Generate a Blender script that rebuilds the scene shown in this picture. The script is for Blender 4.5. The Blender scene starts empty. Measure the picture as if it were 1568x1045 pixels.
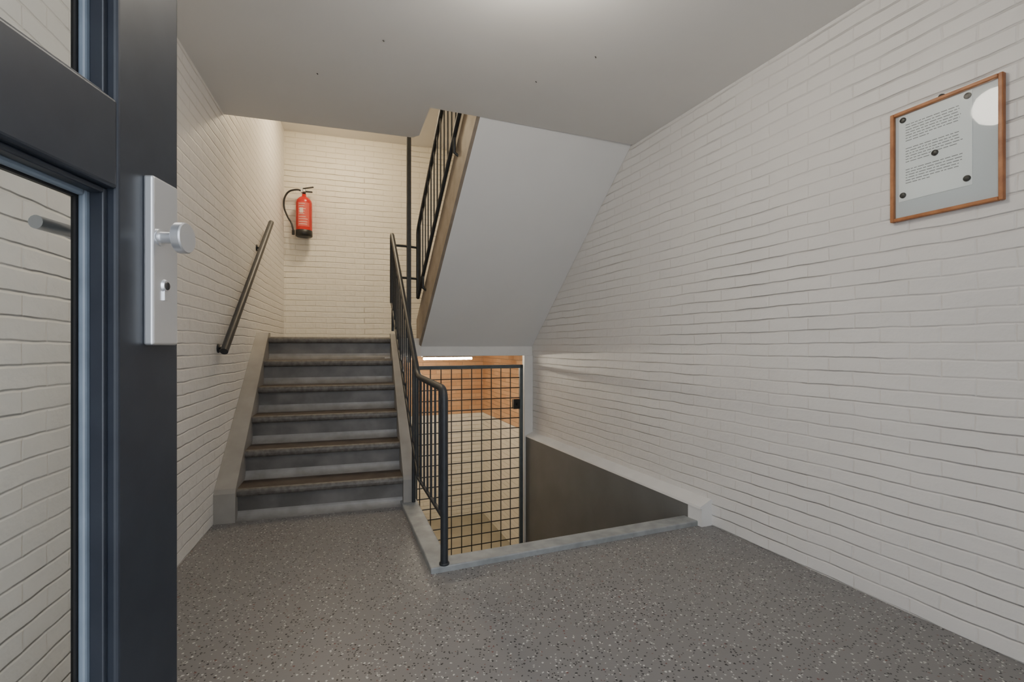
import bpy, math, random
from mathutils import Vector, Matrix
random.seed(4)
C = bpy.context.scene.collection

# ------------------------------------------------------------------ materials
def newmat(name):
    m = bpy.data.materials.new(name); m.use_nodes = True
    nt = m.node_tree; b = nt.nodes['Principled BSDF']
    return m, nt, b
def N(nt, t, **kw):
    n = nt.nodes.new(t)
    for k, v in kw.items(): setattr(n, k, v)
    return n
def simple(name, col, rough=.5, metal=0, spec=.5, noise=0, nscale=20, bump=0, col2=None):
    m, nt, b = newmat(name)
    b.inputs['Roughness'].default_value = rough
    b.inputs['Metallic'].default_value = metal
    b.inputs['Specular IOR Level'].default_value = spec
    b.inputs['Base Color'].default_value = (*col, 1)
    if not (noise or col2 or bump): return m
    tc = N(nt, 'ShaderNodeTexCoord')
    nz = N(nt, 'ShaderNodeTexNoise'); nz.inputs['Scale'].default_value = nscale; nz.inputs['Detail'].default_value = 4
    nt.links.new(tc.outputs['Object'], nz.inputs['Vector'])
    mx = N(nt, 'ShaderNodeMix', data_type='RGBA')
    c2 = col2 or tuple(c*(1-noise) for c in col)
    rp = N(nt, 'ShaderNodeMapRange'); rp.inputs[1].default_value = .35; rp.inputs[2].default_value = .68
    nt.links.new(nz.outputs['Fac'], rp.inputs[0])
    nt.links.new(rp.outputs[0], mx.inputs['Factor'])
    mx.inputs['A'].default_value = (*col, 1); mx.inputs['B'].default_value = (*c2, 1)
    nt.links.new(mx.outputs['Result'], b.inputs['Base Color'])
    if bump:
        bp = N(nt, 'ShaderNodeBump'); bp.inputs['Strength'].default_value = bump; bp.inputs['Distance'].default_value = .004
        nt.links.new(nz.outputs['Fac'], bp.inputs['Height']); nt.links.new(bp.outputs[0], b.inputs['Normal'])
    return m
def brick(name, col, colb, mortar, bump=.8, rough=.5, split=None, painted=True):
    m, nt, b = newmat(name); L = nt.links.new
    uv = N(nt, 'ShaderNodeUVMap')
    nz = N(nt, 'ShaderNodeTexNoise'); nz.inputs['Scale'].default_value = 4.5; nz.inputs['Detail'].default_value = 3.5
    L(uv.outputs[0], nz.inputs['Vector'])
    sb = N(nt, 'ShaderNodeVectorMath', operation='MULTIPLY_ADD'); sb.inputs[1].default_value = (.03, .020, 0); sb.inputs[2].default_value = (-.015, -.010, 0)
    L(nz.outputs['Color'], sb.inputs[0])
    ad = N(nt, 'ShaderNodeVectorMath', operation='ADD'); L(uv.outputs[0], ad.inputs[0]); L(sb.outputs[0], ad.inputs[1])
    def bt(wid, ms):
        br = N(nt, 'ShaderNodeTexBrick'); br.offset = .5
        br.inputs['Scale'].default_value = 1; br.inputs['Brick Width'].default_value = wid; br.inputs['Row Height'].default_value = .0625
        br.inputs['Mortar Size'].default_value = ms; br.inputs['Mortar Smooth'].default_value = 1.0
        br.inputs['Color1'].default_value = (*col, 1); br.inputs['Color2'].default_value = (*colb, 1); br.inputs['Mortar'].default_value = (*mortar, 1)
        L(ad.outputs[0], br.inputs['Vector']); return br
    br = bt(.21, .006)
    n2 = N(nt, 'ShaderNodeTexNoise'); n2.inputs['Scale'].default_value = 1.3; n2.inputs['Detail'].default_value = 3
    L(uv.outputs[0], n2.inputs['Vector'])
    mr = N(nt, 'ShaderNodeMapRange'); mr.inputs[1].default_value = .3; mr.inputs[2].default_value = .7; mr.inputs[3].default_value = .92; mr.inputs[4].default_value = 1.02
    L(n2.outputs['Fac'], mr.inputs[0])
    ml = N(nt, 'ShaderNodeVectorMath', operation='SCALE'); L(br.outputs['Color'], ml.inputs[0]); L(mr.outputs[0], ml.inputs['Scale'])
    out = ml.outputs[0]
    if split:
        z, c1 = split
        sx = N(nt, 'ShaderNodeSeparateXYZ'); L(uv.outputs[0], sx.inputs[0])
        gt = N(nt, 'ShaderNodeMath', operation='LESS_THAN'); gt.inputs[1].default_value = z; L(sx.outputs[1], gt.inputs[0])
        mx = N(nt, 'ShaderNodeMix', data_type='RGBA'); L(gt.outputs[0], mx.inputs['Factor']); L(out, mx.inputs['A']); mx.inputs['B'].default_value = (*c1, 1)
        out = mx.outputs['Result']
    L(out, b.inputs['Base Color'])
    b.inputs['Roughness'].default_value = rough
    rows = bt(40, .0065)
    m3 = N(nt, 'ShaderNodeMapRange'); m3.inputs[1].default_value = .42; m3.inputs[2].default_value = .66; m3.inputs[3].default_value = .15; m3.inputs[4].default_value = 1.3
    L(n2.outputs['Fac'], m3.inputs[0])
    m5 = N(nt, 'ShaderNodeMapRange'); m5.inputs[1].default_value = .4; m5.inputs[2].default_value = .62; m5.inputs[3].default_value = .45; m5.inputs[4].default_value = 1.2
    L(nz.outputs['Fac'], m5.inputs[0])
    m6 = N(nt, 'ShaderNodeMath', operation='MULTIPLY'); L(m3.outputs[0], m6.inputs[0]); L(m5.outputs[0], m6.inputs[1])
    mu = N(nt, 'ShaderNodeMath', operation='MULTIPLY'); L(rows.outputs['Fac'], mu.inputs[0]); L(m6.outputs[0], mu.inputs[1])
    mv = N(nt, 'ShaderNodeMath', operation='MULTIPLY_ADD'); mv.inputs[1].default_value = .30 if painted else .8; L(br.outputs['Fac'], mv.inputs[0]); L(mu.outputs[0], mv.inputs[2])
    n4 = N(nt, 'ShaderNodeTexNoise'); n4.inputs['Scale'].default_value = 16; n4.inputs['Detail'].default_value = 4; L(uv.outputs[0], n4.inputs['Vector'])
    su = N(nt, 'ShaderNodeMath', operation='MULTIPLY_ADD'); su.inputs[1].default_value = -.95; L(n4.outputs['Fac'], su.inputs[0]); L(mv.outputs[0], su.inputs[2])
    bp = N(nt, 'ShaderNodeBump', invert=True); bp.inputs['Strength'].default_value = bump; bp.inputs['Distance'].default_value = .0062
    L(su.outputs[0], bp.inputs['Height']); L(bp.outputs[0], b.inputs['Normal'])
    return m
def flake_floor():
    m, nt, b = newmat('epoxy_flake_floor'); L = nt.links.new
    uv = N(nt, 'ShaderNodeUVMap')
    n = N(nt, 'ShaderNodeTexNoise'); n.inputs['Scale'].default_value = 1.1; n.inputs['Detail'].default_value = 2; L(uv.outputs[0], n.inputs['Vector'])
    base = N(nt, 'ShaderNodeMix', data_type='RGBA'); L(n.outputs['Fac'], base.inputs['Factor'])
    base.inputs['A'].default_value = (.178, .172, .174, 1); base.inputs['B'].default_value = (.205, .200, .203, 1)
    cur = base.outputs['Result']
    nd = N(nt, 'ShaderNodeTexNoise'); nd.inputs['Scale'].default_value = 140; nd.inputs['Detail'].default_value = 1; L(uv.outputs[0], nd.inputs['Vector'])
    s = N(nt, 'ShaderNodeVectorMath', operation='SCALE'); s.inputs['Scale'].default_value = .007; L(nd.outputs['Color'], s.inputs[0])
    a = N(nt, 'ShaderNodeVectorMath', operation='ADD'); L(uv.outputs[0], a.inputs[0]); L(s.outputs[0], a.inputs[1])
    for scale, thr, lo, stops in ((66, .25, .82, ((.0, (.55, .54, .53)), (.40, (.014, .014, .016)), (.90, (.14, .05, .045)))),
                                  (105, .28, .78, ((.0, (.018, .018, .02)), (.55, (.46, .45, .44)), (.92, (.15, .08, .07))))):
        v = N(nt, 'ShaderNodeTexVoronoi'); v.voronoi_dimensions = '2D'; v.inputs['Scale'].default_value = scale; v.inputs['Randomness'].default_value = 1
        L(a.outputs[0], v.inputs['Vector'])
        lt = N(nt, 'ShaderNodeMath', operation='LESS_THAN'); lt.inputs[1].default_value = thr; L(v.outputs['Distance'], lt.inputs[0])
        sx = N(nt, 'ShaderNodeSeparateXYZ'); L(v.outputs['Color'], sx.inputs[0])
        g = N(nt, 'ShaderNodeMath', operation='GREATER_THAN'); g.inputs[1].default_value = lo; L(sx.outputs[0], g.inputs[0])
        mm = N(nt, 'ShaderNodeMath', operation='MULTIPLY'); L(lt.outputs[0], mm.inputs[0]); L(g.outputs[0], mm.inputs[1])
        r = N(nt, 'ShaderNodeValToRGB'); r.color_ramp.interpolation = 'CONSTANT'
        e = r.color_ramp.elements; e[0].position = 0; e[0].color = (*stops[0][1], 1); e[1].position = stops[1][0]; e[1].color = (*stops[1][1], 1)
        x = e.new(stops[2][0]); x.color = (*stops[2][1], 1)
        L(sx.outputs[1], r.inputs[0])
        mx = N(nt, 'ShaderNodeMix', data_type='RGBA'); L(mm.outputs[0], mx.inputs['Factor']); L(cur, mx.inputs['A']); L(r.outputs[0], mx.inputs['B'])
        cur = mx.outputs['Result']
    L(cur, b.inputs['Base Color']); b.inputs['Roughness'].default_value = .42
    bp = N(nt, 'ShaderNodeBump'); bp.inputs['Strength'].default_value = .2; bp.inputs['Distance'].default_value = .002
    L(nd.outputs['Fac'], bp.inputs['Height']); L(bp.outputs[0], b.inputs['Normal'])
    return m
def emis(name, col, s):
    m, nt, b = newmat(name)
    b.inputs['Base Color'].default_value = (.9, .9, .88, 1)
    b.inputs['Emission Color'].default_value = (*col, 1); b.inputs['Emission Strength'].default_value = s
    return m
def glassmat(name, tint=(.95, .98, .975), ior=None):
    m, nt, b = newmat(name); L = nt.links.new
    nt.nodes.remove(b)
    t = N(nt, 'ShaderNodeBsdfTransparent'); t.inputs[0].default_value = (*tint, 1)
    g = N(nt, 'ShaderNodeBsdfGlossy'); g.inputs['Roughness'].default_value = .03
    if ior:
        lw = N(nt, 'ShaderNodeFresnel'); lw.inputs[0].default_value = ior; fo_ = lw.outputs[0]
    else:
        lw = N(nt, 'ShaderNodeLayerWeight'); lw.inputs[0].default_value = .12; fo_ = lw.outputs['Fresnel']
    mx = N(nt, 'ShaderNodeMixShader'); L(fo_, mx.inputs[0]); L(t.outputs[0], mx.inputs[1]); L(g.outputs[0], mx.inputs[2])
    L(mx.outputs[0], nt.nodes['Material Output'].inputs[0])
    return m

M_wall = brick('white_painted_brick', (.82, .80, .775), (.805, .785, .76), (.785, .76, .73), bump=.85)
M_wallback = brick('cream_painted_brick', (.83, .79, .70), (.81, .77, .68), (.75, .70, .60), bump=.9)
M_cellar = brick('cellar_brick', (.66, .40, .22), (.56, .31, .16), (.50, .36, .24), split=(0.0, (.82, .78, .67)), painted=False)
M_floor = flake_floor()
M_ceil = simple('ceiling_plaster', (.84, .83, .815), .8, noise=.04, nscale=1.5)
M_soffit = simple('white_plaster', (.83, .835, .84), .7, noise=.03, nscale=2)
M_white = simple('white_trim_paint', (.80, .795, .78), .5, noise=.05, nscale=8)
M_tread = simple('stair_tread_paint', (.058, .043, .033), .55, col2=(.10, .08, .066), nscale=9, bump=.15, spec=.35)
M_riser = simple('stair_riser_paint', (.095, .090, .085), .45, col2=(.16, .152, .146), nscale=7, bump=.2)
M_nose = simple('stair_nosing_worn', (.085, .076, .068), .48, col2=(.15, .14, .128), nscale=38, bump=.2)
M_cove = simple('stair_cove_paint', (.22, .212, .205), .42, col2=(.30, .29, .285), nscale=12)
M_string = simple('string_grey_paint', (.32, .305, .285), .5, col2=(.25, .235, .215), nscale=6, bump=.1)
M_kerb = simple('kerb_grey_paint', (.32, .335, .34), .5, col2=(.22, .235, .24), nscale=14, bump=.3)
M_grey = simple('grey_wall_paint', (.17, .173, .172), .38, col2=(.14, .142, .141), nscale=3, bump=.3)
M_steel = simple('dark_painted_steel', (.026, .030, .036), .45, noise=.3, nscale=30)
M_gate = simple('gate_frame_paint', (.10, .125, .14), .45, noise=.2, nscale=20)
M_edge = simple('upper_flight_edge', (.30, .25, .205), .6, col2=(.23, .19, .15), nscale=10)
M_door = simple('door_dark_paint', (.015, .019, .028), .42, col2=(.021, .026, .036), nscale=16, bump=.08)
M_bead = simple('door_bead_paint', (.17, .21, .26), .4, noise=.2, nscale=20)
M_alu = simple('brushed_aluminium', (.72, .73, .75), .34, metal=.85)
M_black = simple('black_rubber', (.012, .012, .013), .45)
M_red = simple('extinguisher_red', (.50, .016, .012), .25)
M_wood = simple('frame_wood', (.46, .19, .07), .45, col2=(.33, .12, .04), nscale=25)
M_paper = simple('paper', (.88, .88, .875), .8)
M_board = simple('grey_board', (.62, .635, .655), .5)
M_ink = simple('ink', (.22, .22, .22), .8)
M_mag = simple('magnet', (.055, .05, .045), .4, metal=.3)
M_mesh = simple('gate_wire_steel', (.03, .033, .035), .5)
M_cellfloor = simple('cellar_floor_paint', (.36, .33, .25), .6, noise=.2, nscale=3)
M_pave = simple('pavement_pale_bounce', (.55, .54, .52), .9)  # unseen ground, made pale to bounce skylight onto the ceiling
M_lamp = emis('opal_lamp_warm', (1, .92, .79), 62)
M_lampup = emis('opal_lamp_amber', (1, .80, .52), 95)
M_fluo = emis('fluorescent_tube', (1, .89, .70), 140)
M_glass = glassmat('door_glass')
M_pglass = glassmat('picture_glass', ior=1.35)
M_label = simple('extinguisher_label', (.62, .10, .08), .4); M_lw = simple('label_white', (.7, .6, .55), .5)

# ------------------------------------------------------------------ mesh builder
class MB:
    def __init__(s): s.v = []; s.f = []; s.m = []; s.sm = []; s.mats = []
    def mi(s, mat):
        if mat not in s.mats: s.mats.append(mat)
        return s.mats.index(mat)
    def add(s, vs, fs, mat, smooth=False):
        o = len(s.v); s.v += [tuple(v) for v in vs]; k = s.mi(mat)
        for f in fs: s.f.append([i+o for i in f]); s.m.append(k); s.sm.append(smooth)
    def prism(s, pts, z0, z1, mat):
        a = sum(pts[i][0]*pts[(i+1) % len(pts)][1]-pts[(i+1) % len(pts)][0]*pts[i][1] for i in range(len(pts)))
        if a < 0: pts = pts[::-1]
        n = len(pts)
        vs = [(p[0], p[1], z0) for p in pts]+[(p[0], p[1], z1) for p in pts]
        fs = [list(range(n))[::-1], list(range(n, 2*n))]+[[i, (i+1) % n, n+(i+1) % n, n+i] for i in range(n)]
        s.add(vs, fs, mat)
    def box(s, o, ax, lo, hi, mat):
        ax = [Vector(a) for a in ax]; o = Vector(o)
        vs = []
        for k in (0, 1):
            for j in (0, 1):
                for i in (0, 1):
                    vs.append(o+ax[0]*(hi[0] if i else lo[0])+ax[1]*(hi[1] if j else lo[1])+ax[2]*(hi[2] if k else lo[2]))
        s.add(vs, [(0, 2, 3, 1), (4, 5, 7, 6), (0, 1, 5, 4), (2, 6, 7, 3), (0, 4, 6, 2), (1, 3, 7, 5)], mat)
    def pane(s, o, ax, u0, u1, v, z0, z1, mat):
        o = Vector(o); A, B, Z = [Vector(a) for a in ax]
        s.add([o+A*u0+B*v+Z*z0, o+A*u1+B*v+Z*z0, o+A*u1+B*v+Z*z1, o+A*u0+B*v+Z*z1], [(0, 1, 2, 3)], mat)
    def cyl(s, p0, p1, r, mat, n=12, r1=None):
        s.lathe(p0, Vector(p1)-Vector(p0), [(0, 0), (r, 0), (r if r1 is None else r1, 1), (0, 1)], mat, n, rel=True)
    def lathe(s, o, ax, prof, mat, n=24, rel=False):
        o = Vector(o); ax = Vector(ax); ln = ax.length; a = ax/ln
        if not rel: ln = 1
        t = Vector((0, 0, 1)) if abs(a.z) < .9 else Vector((1, 0, 0))
        u = a.cross(t).normalized(); w = a.cross(u)
        vs = []; fs = []
        for r, h in prof:
            for k in range(n):
                th = 2*math.pi*k/n
                vs.append(o+a*h*ln+(u*math.cos(th)+w*math.sin(th))*max(r, 1e-5))
        for i in range(len(prof)-1):
            for k in range(n):
                k2 = (k+1) % n
                fs.append((i*n+k, i*n+k2, (i+1)*n+k2, (i+1)*n+k))
        s.add(vs, fs, mat, True)
    def hard(s, o, ax, prof, mat, n=24):
        for i in range(len(prof)-1): s.lathe(o, ax, prof[i:i+2], mat, n)
    def tube(s, path, r, mat, n=10):
        P = [Vector(p) for p in path]; up = None; vs = []; fs = []
        for i, p in enumerate(P):
            d = (P[min(i+1, len(P)-1)]-P[max(i-1, 0)]).normalized()
            if up is None:
                t = Vector((0, 0, 1)) if abs(d.z) < .9 else Vector((1, 0, 0)); up = d.cross(t).normalized()
            u = (up-d*up.dot(d)).normalized(); up = u; w = d.cross(u)
            for k in range(n):
                th = 2*math.pi*k/n; vs.append(p+(u*math.cos(th)+w*math.sin(th))*r)
        for i in range(len(P)-1):
            for k in range(n):
                k2 = (k+1) % n; fs.append((i*n+k, i*n+k2, (i+1)*n+k2, (i+1)*n+k))
        s.add(vs, fs, mat, True)
        s.add(vs[:n], [list(range(n))[::-1]], mat); s.add(vs[-n:], [list(range(n))], mat)
    def ruled(s, L, R, prof, mats, cap=None):
        n = len(prof)
        for i in range(n-1):
            a, b = prof[i], prof[i+1]
            pa, pb = L(a[0]), L(b[0]); qa, qb = R(a[0]), R(b[0])
            s.add([(pa[0], pa[1], a[1]), (qa[0], qa[1], a[1]), (qb[0], qb[1], b[1]), (pb[0], pb[1], b[1])], [(0, 1, 2, 3)], mats[i] if isinstance(mats, list) else mats)
        if cap:
            for F in (L, R):
                s.add([(F(p[0])[0], F(p[0])[1], p[1]) for p in prof], [list(range(n))], cap)
    def obj(s, name, parent=None, bevel=0, seg=2):
        me = bpy.data.meshes.new(name); me.from_pydata(s.v, [], s.f); me.update()
        for m in s.mats: me.materials.append(m)
        for p, k, sm in zip(me.polygons, s.m, s.sm): p.material_index = k; p.use_smooth = sm
        uvl = me.uv_layers.new(name='UVMap')
        for p in me.polygons:
            n = p.normal
            if abs(n.z) > .95:
                for li in p.loop_indices:
                    c = me.vertices[me.loops[li].vertex_index].co; uvl.data[li].uv = (c.x, c.y)
            else:
                t = Vector((-n.y, n.x, 0)).normalized()
                if t.x+t.y*.3 < 0: t = -t
                for li in p.loop_indices:
                    c = me.vertices[me.loops[li].vertex_index].co; uvl.data[li].uv = (c.dot(t), c.z)
        o = bpy.data.objects.new(name, me); C.objects.link(o)
        if parent:
            o.parent = parent; o.matrix_parent_inverse = Matrix.Translation(-Vector(parent.location))
        if bevel:
            b = o.modifiers.new('bevel', 'BEVEL'); b.width = bevel; b.segments = seg; b.limit_method = 'ANGLE'; b.angle_limit = math.radians(40)
        return o
def empty(name, loc):
    e = bpy.data.objects.new(name, None); e.location = loc; e.empty_display_size = .1; C.objects.link(e)
    return e
def fillet(pts, r, n=5):
    P = [Vector(p) for p in pts]; out = [P[0]]
    for i in range(1, len(P)-1):
        a, b, c = P[i-1], P[i], P[i+1]
        rr = min(r, (a-b).length*.45, (c-b).length*.45)
        p = b+(a-b).normalized()*rr; q = b+(c-b).normalized()*rr
        for k in range(n+1):
            t = k/n; out.append(p*(1-t)**2+b*2*t*(1-t)+q*t*t)
    out.append(P[-1]); return out

# ------------------------------------------------------------------ plan geometry (metres)
Z0 = -1.6; ZC = 2.52; ZTOP = 5.2; ZL = 1.128
def xl(y): return -.89-.305*y           # left wall inner face
def xr(y): return 2.357-.4176*y         # right wall inner face
er = Vector((.923, .385, 0)); dr = Vector((-.385, .923, 0)); gz = (0, 0, 1)
BL = (xl(5.34), 5.34); BR = (-.172, 6.056)
FL = (xl(-.26), -.26); FR = (xr(.21), .21)
b = MB(); b.prism([FL, BL, (BL[0]-.2, BL[1]+.1), (FL[0]-.2, FL[1])], -.2, ZTOP, M_wall); b.obj('wall_left')
b = MB()
b.prism([FR, BR, (BR[0]+.25, BR[1]+.1), (FR[0]+.25, FR[1])], .955, ZTOP, M_wall)
b.prism([FR, (xr(5.13), 5.13), (xr(5.13)+.2, 5.13+.07), (FR[0]+.25, FR[1])], Z0, .955, M_wall); b.obj('wall_right')
b = MB(); b.prism([BL, BR, (BR[0]-.03, BR[1]+.2), (BL[0]-.15, BL[1]+.2)], .955, ZTOP, M_wallback); b.obj('wall_back')
fd = Vector((FR[0]-FL[0], FR[1]-FL[1], 0)).normalized(); fn = Vector((fd.y, -fd.x, 0))
def fp(x, off=0):
    t = (x-FL[0])/fd.x; p = Vector((FL[0], FL[1], 0))+fd*t+fn*off; return (p.x, p.y)
b = MB()
b.prism([fp(FL[0]), fp(-.50), fp(-.50, .2), fp(FL[0], .2)], -.2, ZTOP, M_wall)
b.prism([fp(.62), fp(FR[0]), fp(FR[0], .2), fp(.62, .2)], -.2, ZTOP, M_wall)
b.prism([fp(-.50), fp(.62), fp(.62, .2), fp(-.50, .2)], 2.36, ZTOP, M_wall)
b.obj('wall_front')
b = MB()
for x0, x1 in ((-.50, -.45), (.57, .62)):
    b.prism([fp(x0, .04), fp(x1, .04), fp(x1, .14), fp(x0, .14)], 0, 2.36, M_door)
b.prism([fp(-.45, .04), fp(.57, .04), fp(.57, .14), fp(-.45, .14)], 2.31, 2.36, M_door)
b.obj('trim_entrance')
K0 = (-.373, 2.225); K1 = (1.15, 2.86); E = (-.762, 3.29)
b = MB(); b.prism([FL, fp(-.5), fp(-.5, .2), fp(.62, .2), fp(.62), FR, (xr(2.86), 2.86), K1, K0, E, (-1.78, 2.98), (xl(2.95), 2.95)], -.2, 0, M_floor); b.obj('floor')
b = MB(); b.prism([(-6, -8), (6, -8), fp(4, .22), fp(-5, .22)], -.25, -.02, M_pave); b.obj('pavement_outside')
b = MB()
b.prism([FL, FR, (xr(3.523), 3.523), (-.505, 2.975), (-.645, 3.365), (-.70, 3.40), (xl(3.06), 3.06)], ZC, 2.72, M_ceil); b.obj('ceiling')
b = MB(); b.prism([(FL[0]-.2, FL[1]-.2), (FR[0]+.2, FR[1]-.2), (BR[0]+.3, BR[1]+.2), (BL[0]-.2, BL[1]+.2)], ZTOP, ZTOP+.15, M_ceil); b.obj('ceiling_upper')
b = MB(); b.prism([(xl(4.05), 4.05), (-1.0, 4.36), (-.9, 4.67), (.215, 5.14), BR, BL], 3.44, 3.62, M_ceil); b.obj('ceiling_landing')
b = MB()
b.prism([(xl(4.06), 4.06), (-1.10, 4.36), (-1.02, 4.385), (-.878, 4.674), (.215, 5.13), BR, BL], .955, ZL, M_white)
b.obj('floor_landing', bevel=.004)
b = MB()
b.prism([(xl(4.07), 4.07), (-1.10, 4.37), (-.93, 4.66), (.18, 5.15), (-.19, 6.04), (BL[0]+.01, BL[1]-.01)], ZL, ZL+.004, M_riser); b.obj('floor_landing_covering')

# ------------------------------------------------------------------ lower flight
RISE, GO = .188, .227
L1 = Vector((-1.656, 2.905)); L6 = Vector((-2.01, 3.99)); R1 = Vector((-.719, 3.19)); R6 = Vector((-1.073, 4.27))
LF = lambda s: L1+(L6-L1)*(s/1.135)
RF = lambda s: R1+(R6-R1)*(s/1.135)
RO = lambda s: RF(s)+Vector((.075, .027))
WF = lambda s: Vector((xl(2.87+s*.957)+.001, 2.87+s*.957))
st = empty('staircase', (-1.3, 3.5, 0))
prof = []; mt = []
for i in range(1, 7):
    z0 = (i-1)*RISE; z1 = i*RISE; sn = (i-1)*GO; sr = sn+.034; c = .05
    for k in range(8):
        th = k/7*math.pi/2; prof.append((sr-c+c*math.sin(th), z0+c-c*math.cos(th)))
    mt += [M_cove]*7
    prof += [(sr, z1-.05)]; mt += [M_riser]
    for k in range(7):
        th = -math.pi/2+k/6*math.pi; prof.append((sn+.016-.016*math.cos(th), z1-.024+.024*math.sin(th)))
    mt += [M_riser]+[M_nose]*6
    prof += [(sn+.03, z1)]; mt += [M_nose, M_tread]
prof += [(1.235, ZL)]
b = MB(); b.ruled(LF, RF, prof, mt); b.obj('treads_and_risers', st)
sp = [(-.03, 0), (-.03, .175), (-.012, .2), (1.15, 1.165), (1.235, 1.165), (1.235, 0), (-.03, 0)]
b = MB(); b.ruled(WF, LF, sp, M_string, cap=M_string); b.obj('string_wall_side', st, bevel=.004)
b = MB(); b.ruled(RF, RO, sp, M_string, cap=M_string); b.obj('string_open_side', st, bevel=.004)
b = MB()
b.prism([(-.318, 2.365), (-.62, 3.20), (-.645, 3.217), (-.998, 4.30), (-1.12, 4.58), (-1.25, 4.55), (-1.12, 4.2), (-.80, 3.3), (-.42, 2.33)], Z0, -.201, M_wall)
b.prism([(-.655, 3.28), (-.998, 4.30), (-1.12, 4.2), (-.80, 3.3)], -.201, -.001, M_wall)
b.prism([(-1.005, 4.32), (-1.12, 4.58), (-1.25, 4.55), (-1.12, 4.26)], -.201, .955, M_wall)
b.prism([(-.318, 2.365), (1.11, 2.96), (1.15, 2.86), (-.373, 2.225)], Z0, -.201, M_wall)
b.obj('wall_stairwell')
b = MB()
b.prism([K0, K1, (xr(2.9)-.02, 2.91), (1.108, 2.96), (-.318, 2.365), (-.655, 3.28), (-.757, 3.255)], -.199, .028, M_kerb)
b.obj('stairwell_kerb', bevel=.006)
UA = Vector((xr(2.93), 2.93, 0)); UB = Vector((xr(5.128), 5.128, 0))
def up(p, off): q = p-er*off; return (q.x, q.y)
b = MB()
b.prism([up(UA, 0), up(UB, 0), up(UB, .085), up(UA, .085)], Z0, .105, M_grey)
b.obj('trim_stairwell')
b = MB()
A0 = UA-dr*.10
vs = []
for P in (A0, UB):
    for off, z in ((0, .105), (.088, .105), (.084, .118), (.012, .150), (0, .152)):
        q = up(P, off); vs.append((q[0], q[1], z))
b.add(vs, [(0, 1, 6, 5), (1, 2, 7, 6), (2, 3, 8, 7), (3, 4, 9, 8), (0, 4, 3, 2, 1), (5, 6, 7, 8, 9)], M_white)
b.prism([up(A0, 0), up(UA, 0), up(UA, .086), up(A0, .075)], .0, .105, M_white)
b.obj('trim_ledge')

# ------------------------------------------------------------------ upper flight
up_e = empty('staircase', (0, 4, 1.2))
Q0 = Vector((-.878, 4.674)); rd = Vector((.393, -.9195)); ew = Vector((1.093, .456))
UL = lambda s: Q0+rd*s
UR = lambda s: Vector((xr((Q0+rd*s+ew).y)-.002, (Q0+rd*s+ew).y))
slope = (2.52-1.05)/1.712
b = MB(); b.ruled(UL, UR, [(-.02, .962), (0, .962), (0, 1.05), (1.712, 2.52), (1.84, 2.52+.128*slope)], M_soffit)
b.obj('soffit', up_e)
top = []
for i in range(9):
    s0 = -.15+.207*i; z0 = ZL+.1769*i
    top += [(s0, z0), (s0, z0+.1769)]
top = top[::-1]
b = MB()
ULo = lambda s: UL(s)-Vector((.022, .009))
sd = [(-.10, .962), (0, .962), (0, 1.05), (1.72, 2.527), (1.72, 2.90), (-.10, 1.05+.345-.10*slope), (-.10, .962)]
b.ruled(UL, ULo, sd, M_edge, cap=M_edge)
b.obj('side_string', up_e)
b = MB(); b.ruled(UL, UR, [(1.84, 2.72)]+top, M_tread); b.obj('treads_and_risers', up_e)

# ------------------------------------------------------------------ basement flight
bs = empty('staircase', (0, 3.5, -1))
BLf = lambda s: Vector((-.325, 2.37))+Vector((-.345, .939))*s
BRf = lambda s: Vector((1.022, 2.932))+Vector((-.385, .923))*s
pr = [(0, -.03)]
for i in range(9):
    z = -.1778*(i+1); s0 = .225*i
    if i: pr += [(s0, -.1778*i)]
    pr += [(s0, z)]
pr += [(2.0, Z0)]
b = MB(); b.ruled(BLf, BRf, pr, M_riser); b.obj('treads_and_risers', bs)

# ------------------------------------------------------------------ cellar
b = MB(); b.prism([(-4, 2.2), (1.6, 2.2), (.9, 5.2), (-.2, 8.2), (-4, 7)], Z0-.1, Z0, M_cellfloor); b.obj('floor_cellar')
b = MB(); b.prism([BL, BR, (.215, 5.15), (.55, 5.3), (-.35, 7.9), (-3.2, 6.7)], .955, .99, M_white)
b.obj('ceiling_cellar')
CB = Vector((-.46, 7.7))
b = MB()
b.prism([CB, CB+Vector((.2, .15)), CB+Vector((-2.9, -1.05)), CB+Vector((-2.85, -1.19))], Z0, .955, M_cellar)
b.obj('wall_cellar_back')
b = MB(); b.prism([CB, (.45, 5.215), (.62, 5.25), (-.25, 7.85)], Z0, .955, M_cellar)
b.prism([(.215, 5.13), (.45, 5.215), (.6, 5.32), (.21, 5.18)], Z0, .955, M_cellar); b.obj('wall_cellar_right')
b = MB(); b.prism([(-1.25, 4.55), (-3.31, 6.51), (-3.5, 6.5), (-1.4, 4.45)], Z0, .955, M_cellar); b.obj('wall_cellar_left')

g = empty('mesh_gate', (-.4, 4.95, Z0))
G1 = Vector((.215, 5.13, 0))-dr*.02
b = MB(); b.box(G1, (er, dr, gz), (-.10, -.0, Z0), (-.003, .05, .955), M_white); b.obj('trim_gate')
GL = -1.26; GR = -.115
b = MB()
b.box(G1, (er, dr, gz), (GR-.035, 0, Z0+.02), (GR, .035, .86), M_gate)
b.box(G1, (er, dr, gz), (GL, 0, Z0+.02), (GL+.035, .035, .86), M_gate)
b.box(G1, (er, dr, gz), (GL, 0, .825), (GR, .035, .86), M_gate)
b.box(G1, (er, dr, gz), (GL, 0, Z0+.02), (GR, .035, Z0+.055), M_gate)
b.box(G1, (er, dr, gz), (GR-.11, -.012, .40), (GR-.04, .04, .50), M_black)
b.cyl(G1+er*(GR-.075)+dr*-.045+Vector((0, 0, .45)), G1+er*(GR-.075)+dr*-.01+Vector((0, 0, .45)), .012, M_black)
b.obj('frame', g, bevel=.003)
b = MB(); x = GL+.06
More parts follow.
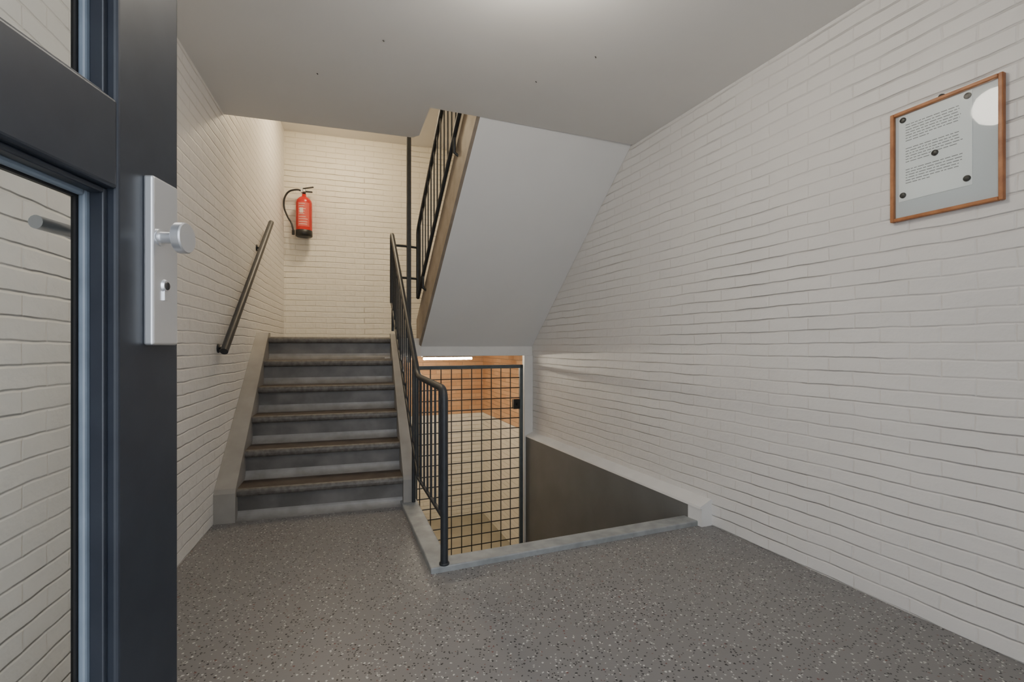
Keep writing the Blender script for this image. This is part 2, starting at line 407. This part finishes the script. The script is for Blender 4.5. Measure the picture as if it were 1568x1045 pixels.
while x < GR-.04:
    b.tube([G1+er*x+dr*.014+Vector((0, 0, Z0+.04)), G1+er*x+dr*.014+Vector((0, 0, .84))], .0055, M_mesh, 6); x += .105
z = Z0+.12
while z < .82:
    b.tube([G1+er*GL+dr*.022+Vector((0, 0, z)), G1+er*(GR-.02)+dr*.022+Vector((0, 0, z))], .0055, M_mesh, 6); z += .105
b.obj('wire_mesh', g)
for c in (Vector((-.80, 6.05, .90)), Vector((-1.7, 6.0, .90))):  # second fitting is unseen, added as extra fill for the cellar
    fl = empty('fluorescent_lamp', c)
    b = MB()
    b.box(c, (er, dr, gz), (-.33, -.045, .02), (.33, .045, .05), M_white)
    b.obj('housing', fl)
    b = MB(); b.tube([c-er*.31, c+er*.31], .016, M_fluo, 6); b.obj('tube', fl)

# ------------------------------------------------------------------ lower balustrade
ra = empty('stair_railing', (-.32, 2.27, 0))
p0 = Vector((-.318, 2.27, 0)); p1 = Vector((-.583, 3.0, 0)); p2 = Vector((-1.106, 4.45, 0))
ZA, ZB, ZE = .85, .865, 2.10
zz = lambda p, z: Vector((p.x, p.y, z))
b = MB()
b.tube(fillet([zz(p0, .028), zz(p0, ZA), zz(p1, ZB), zz(p2, ZE), zz(p2, 1.45)], .07, 7), .018, M_steel, 12)
b.cyl(zz(p0, .028), zz(p0, .036), .024, M_steel, 16)
b.obj('handrail', ra)
b = MB()
b.tube([zz(p0, .24), zz(p1, .235)]+[zz(p2, 1.45)], .011, M_steel, 8)
n = 7
for k in range(1, n):
    q = p0+(p1-p0)*k/n; b.tube([zz(q, .24), zz(q, ZA+(ZB-ZA)*k/n)], .0062, M_steel, 6)
n = 14
for k in range(0, n):
    t = k/n; q = p1+(p2-p1)*t; b.tube([zz(q, .235+(1.45-.235)*t), zz(q, ZB+(ZE-ZB)*t)], .0062, M_steel, 6)
for t in (.12, .95):
    q = p1+(p2-p1)*t; zb = .235+(1.45-.235)*t
    b.tube([zz(q, zb), zz(q, zb-.20 if t > .5 else .03)], .012, M_steel, 8)
b.obj('balusters', ra)
pm = Vector((-.965, 4.52, 0))
b = MB(); b.box((pm.x, pm.y, 0), (er, dr, gz), (-.019, -.019, .9), (.019, .019, 3.44), M_steel)
uA = UL(.08)-Vector((.045, .018))
uA3 = Vector((uA.x, uA.y, 0))
for z in (1.985, 1.69):
    b.tube([zz(p2, z), zz(pm, z), zz(uA3, z)], .011, M_steel, 8)
b.obj('landing_post', ra)

rb = empty('stair_railing', (-.87, 4.6, 1.2))
def uP(s, z): q = UL(s)-Vector((.045, .018)); return Vector((q.x, q.y, z))
b = MB(); S1 = 1.68
zb = lambda s: 1.51+slope*(s-.08); zt = lambda s: 2.15+slope*(s-.08)
b.tube(fillet([uP(.08, zb(.08)), uP(.08, zt(.08)), uP(S1, zt(S1)), uP(S1, zb(S1)-.1)], .05), .0175, M_steel, 10)
b.tube([uP(.08, zb(.08)), uP(S1, zb(S1))], .0165, M_steel, 8)
k = .18
while k < S1:
    b.tube([uP(k, zb(k)), uP(k, zt(k))], .0062, M_steel, 6); k += .105
for s in (.3, 1.3):
    b.tube([uP(s, zb(s)), uP(s, zb(s)-.12), uP(s, zb(s)-.14)+Vector((.03, .012, 0))], .011, M_steel, 8)
b.obj('balusters', rb)

wh = empty('wall_handrail', (-1.9, 3.5, 1.5))
h0 = Vector((xl(2.85)+.062, 2.85, 1.02)); h1 = Vector((xl(4.29)+.062, 4.29, 2.15))
b = MB(); nl = Vector((.956, .292, 0))
b.tube([h0, h1], .022, M_steel, 14)
b.obj('rail', wh)
b = MB()
for t in (.07, .80):
    q = h0+(h1-h0)*t
    b.tube(fillet([q-Vector((0, 0, .01)), q-Vector((0, 0, .06)), q-Vector((0, 0, .06))-nl*.058], .03), .008, M_steel, 8)
    b.cyl(q-Vector((0, 0, .06))-nl*.060, q-Vector((0, 0, .06))-nl*.052, .028, M_steel, 16)
b.obj('brackets', wh)

# ------------------------------------------------------------------ fire extinguisher
ex = Vector((.956, .292, 0)); nb = Vector((.292, -.956, 0))
fx = Vector((-2.31, 5.405, 0)); fx.y = 5.34+.305*(fx.x-BL[0])
c = fx+nb*.115; zb0 = 2.25
fe = empty('fire_extinguisher', (c.x, c.y, zb0))
b = MB(); Rr = .083
b.lathe((c.x, c.y, zb0), (0, 0, 1), [(0, 0), (Rr-.006, 0), (Rr+.003, .008), (Rr+.003, .065), (Rr, .068)], M_black, 32)
b.lathe((c.x, c.y, zb0), (0, 0, 1), [(Rr, .066), (Rr, .37), (Rr-.006, .395), (Rr-.025, .42), (.035, .437), (.022, .44), (.022, .465), (0, .465)], M_red, 32)
b.obj('cylinder', fe)
b = MB()
b.lathe((c.x, c.y, zb0+.46), (0, 0, 1), [(0, 0), (.018, 0), (.018, .05), (.012, .06), (0, .06)], M_black, 16)
h = Vector((c.x, c.y, zb0+.50))
b.box(h, (ex, nb, gz), (-.02, -.011, -.008), (.085, .011, .004), M_black)
tl = (ex+Vector((0, 0, .25))).normalized(); b.box(h+Vector((0, 0, .03)), (tl, nb, tl.cross(nb)), (-.03, -.011, -.005), (.10, .011, .005), M_black)
b.box(h, (ex, nb, gz), (-.03, -.012, -.02), (-.012, .03, .035), M_alu)
b.lathe(h+nb*.012, nb, [(0, .02), (.016, .02), (.018, .0), (0, 0)], M_alu, 16)
b.obj('valve_and_levers', fe)
b = MB()
hp = [h-ex*.02, h-ex*.07+Vector((0, 0, .012)), h-ex*.15+Vector((0, 0, -.015)), h-ex*.195+Vector((0, 0, -.09)), h-ex*.20+Vector((0, 0, -.19)),
      h-ex*.165+Vector((0, 0, -.29)), h-ex*.125+nb*.02+Vector((0, 0, -.36)), h-ex*.105+nb*.03+Vector((0, 0, -.44))]
sm = []
for i in range(len(hp)-1):
    a0 = hp[max(i-1, 0)]; a1 = hp[i]; a2 = hp[i+1]; a3 = hp[min(i+2, len(hp)-1)]
    for k in range(6):
        t = k/6; sm.append(.5*((2*a1)+(a2-a0)*t+(2*a0-5*a1+4*a2-a3)*t*t+(3*a1-a0-3*a2+a3)*t**3))
sm.append(hp[-1]); b.tube(sm, .0095, M_black, 10)
b.tube([sm[-1], sm[-1]-Vector((0, 0, .05))], .014, M_black, 10)
b.obj('hose', fe)
b = MB()
def lab(th0, th1, z0, z1, mat, rr=Rr+.0012):
    k = 8; vs = []
    for j in range(k+1):
        th = th0+(th1-th0)*j/k; d = nb*math.cos(th)+ex*math.sin(th)
        for z in (z0, z1): vs.append((c.x+d.x*rr, c.y+d.y*rr, zb0+z))
    b.add(vs, [(2*j, 2*j+2, 2*j+3, 2*j+1) for j in range(k)], mat, True)
lab(-.7, .8, .10, .36, M_label)
for i, z in enumerate((.345, .32, .29, .262, .235, .205, .18, .15, .125)):
    lab(-.55, .1+.5*random.random(), z-.004, z+.002, M_lw, Rr+.002)
lab(-.45, .0, .245, .30, M_lw, Rr+.0022)
b.obj('label', fe)
b = MB(); b.box((fx.x, fx.y, zb0+.40), (ex, nb, gz), (-.03, 0, -.03), (.03, .035, .06), M_black); b.obj('wall_bracket', fe)

# ------------------------------------------------------------------ framed notice
wd = Vector((.3854, -.9228, 0)); wn = Vector((-.9228, -.3854, 0))
fo = Vector((xr(1.955), 1.955, 0)); fo.z = 1.547
fr = empty('framed_notice', fo)
W, H, bw = .345, .432, .0135
A = (wd, wn, gz)
b = MB()
b.box(fo, A, (0, .001, 0), (bw, .022, H), M_wood); b.box(fo, A, (W-bw, .001, 0), (W, .022, H), M_wood)
b.box(fo, A, (bw, .001, 0), (W-bw, .022, bw), M_wood); b.box(fo, A, (bw, .001, H-bw), (W-bw, .022, H), M_wood)
b.obj('wood_frame', fr, bevel=.003)
b = MB(); b.box(fo, A, (bw, .001, bw), (W-bw, .008, H-bw), M_board); b.obj('backboard', fr)
b = MB(); b.box(fo, A, (.026, .0085, .078), (.258, .0095, .416), M_paper)
z = .375
for blk in (7, 6, 6):
    for j in range(blk):
        x = .05; end = .05+(random.uniform(.165, .185) if j < blk-1 else .08)
        while x < end:
            wl = random.uniform(.006, .022); b.box(fo, A, (x, .0096, z-.0012), (min(x+wl, end), .0099, z+.0013), M_ink); x += wl+.0035
        z -= .0105
    z -= .02
b.obj('notice_sheet', fr)
b = MB()
for u, z in ((.041, .398), (.245, .398), (.147, .231), (.041, .101), (.243, .104)):
    b.lathe(fo+wd*u+Vector((0, 0, z))+wn*.0096, wn, [(0, .006), (.007, .006), (.0105, .004), (.011, 0), (0, 0)], M_mag, 20)
b.obj('magnets', fr)
b = MB(); b.pane(fo, A, bw, W-bw, .018, bw, H-bw, M_pglass); b.obj('glazing', fr)
b = MB(); b.lathe(fo+wd*.165+Vector((0, 0, H+.002))+wn*.002, wn, [(0, .008), (.009, .008), (.011, 0)], M_mag, 14); b.obj('hanger', fr)

# ------------------------------------------------------------------ entrance door (standing open)
da = Vector((-.1074, .9942, 0)); dn = Vector((.9942, .1074, 0)); do = Vector((-.4457, -.16, 0))
dr_e = empty('door_1', do); DA = (da, dn, gz); TH = -.056
b = MB()
U0, U1 = .14, .819
b.box(do, DA, (U1, TH, .012), (.961, 0, 2.30), M_door)
b.box(do, DA, (0, TH, .012), (U0, 0, 2.30), M_door)
for z0, z1 in ((.012, .30), (1.263, 1.384), (2.17, 2.30)):
    b.box(do, DA, (U0-.002, TH, z0), (U1+.002, -.0006, z1), M_door)
b.obj('leaf_frame', dr_e, bevel=.005, seg=3)
def beads(bb, u0, u1, z0, z1, w, v0, v1, mat):
    bb.box(do, DA, (u0, v0, z0), (u0+w, v1, z1), mat); bb.box(do, DA, (u1-w, v0, z0), (u1, v1, z1), mat)
    bb.box(do, DA, (u0+w, v0, z0), (u1-w, v1, z0+w), mat); bb.box(do, DA, (u0+w, v0, z1-w), (u1-w, v1, z1), mat)
PN = ((.30, 1.263), (1.384, 2.17))
b = MB()
for z0, z1 in PN: beads(b, U0, U1, z0, z1, .008, -.030, -.012, M_door)
b.obj('rebate', dr_e, bevel=.002)
b = MB()
for z0, z1 in PN: beads(b, U0, U1, z0, z1, .014, -.040, -.0305, M_bead)
b.obj('glazing_beads', dr_e, bevel=.003)
b = MB()
for z0, z1 in PN: beads(b, U0, U1, z0, z1, .0165, -.046, -.0402, M_black)
b.obj('seal', dr_e)
b = MB()
for z0, z1 in PN: b.pane(do, DA, U0+.003, U1-.003, -.043, z0+.003, z1-.003, M_glass)
b.obj('glass', dr_e)
b = MB()
b.box(do, DA, (.872, -.0005, 1.052), (.935, .014, 1.302), M_alu)
b.obj('security_plate', dr_e, bevel=.0035, seg=3)
sz = 1.213; so = do+da*.887+Vector((0, 0, sz))
b = MB()
b.hard(so+dn*.0135, dn, [(.0125, 0), (.0125, .003), (.0085, .0035), (.0085, .018), (.0140, .024), (.0215, .026), (.0230, .0275), (.0230, .038), (.0215, .040), (0, .040)], M_alu, 32)
b.obj('knob', dr_e)
b = MB(); so2 = do+da*.900+Vector((0, 0, 1.138))
b.hard(so2+dn*.0135+Vector((0, 0, .004)), dn, [(.0105, 0), (.0085, .004), (.0, .004)], M_alu, 20)
b.box(so2, DA, (-.005, .0135, -.018), (.005, .0165, 0), M_alu)
b.lathe(so2+dn*.0172+Vector((0, 0, .004)), dn, [(.0, .001), (.006, .001), (.0065, 0)], M_mag, 16)
b.box(so2, DA, (-.0012, .018, -.001), (.0012, .0192, .009), M_black)
b.obj('key_cylinder', dr_e)
b = MB(); lo = do+da*.895+Vector((0, 0, sz))
b.box(do, DA, (.872, TH-.010, 1.052), (.935, TH+.0005, 1.302), M_alu)
b.tube(fillet([lo+dn*(TH-.008), lo+dn*(TH-.034), lo+dn*(TH-.034)-da*.09], .012), .009, M_alu, 14)
b.obj('lever_handle', dr_e)
b = MB()
for z in (.3, 1.15, 2.0): b.cyl(do+dn*.004+Vector((0, 0, z)), do+dn*.004+Vector((0, 0, z+.09)), .008, M_alu)
b.obj('hinges', dr_e)

# ------------------------------------------------------------------ lamps
def dome(name, x, y, z, r, mat):
    e = empty(name, (x, y, z))
    b = MB(); b.lathe((x, y, z), (0, 0, -1), [(r+.005, 0), (r+.005, .01), (r, .012)], M_white, 32); b.obj('base', e)
    b = MB(); b.lathe((x, y, z-.011), (0, 0, -1), [(r, 0), (r*.99, .03), (r*.85, .055), (r*.5, .075), (0, .082)], mat, 20); b.obj('opal_diffuser', e)
def globe(name, x, y, z, r, mat):
    e = empty(name, (x, y, z))
    b = MB(); b.lathe((x, y, z), (0, 0, -1), [(.055, 0), (.055, .018), (.045, .022)], M_white, 24); b.obj('base', e)
    pts = []
    for k in range(11):
        th = .42+(math.pi-.42)*k/10; pts.append((r*math.sin(th), .020+r*math.cos(.42)-r*math.cos(th)))
    b = MB(); b.lathe((x, y, z), (0, 0, -1), pts, mat, 20); b.obj('opal_globe', e)
globe('ceiling_lamp', .12, 1.64, ZC, .10, M_lamp)
dome('ceiling_lamp', -1.62, 4.65, 3.44, .14, M_lampup)
dome('ceiling_lamp', -.4, 2.4, ZTOP, .2, M_lampup)  # unseen lamp under the roof, added as ambient fill

b = MB()
for x, y in ((-.62, 2.32), (-1.05, 2.6), (.13, 2.68), (.42, 2.45)):
    b.cyl((x, y, ZC+.002), (x+.006, y, ZC-.006), .0025, M_mag, 8)
b.obj('ceiling_fixings')

# ------------------------------------------------------------------ world + camera
w = bpy.data.worlds.new('sky'); bpy.context.scene.world = w; w.use_nodes = True
bg = w.node_tree.nodes['Background']; bg.inputs[0].default_value = (.86, .92, 1, 1); bg.inputs[1].default_value = 5.0
cam = bpy.data.cameras.new('camera'); co = bpy.data.objects.new('camera', cam); C.objects.link(co)
co.location = (0, 0, 1.05); co.rotation_euler = (math.pi/2, 0, 0)
cam.sensor_width = 36; cam.lens = 17.0; cam.shift_y = .0054; cam.clip_start = .02
bpy.context.scene.camera = co
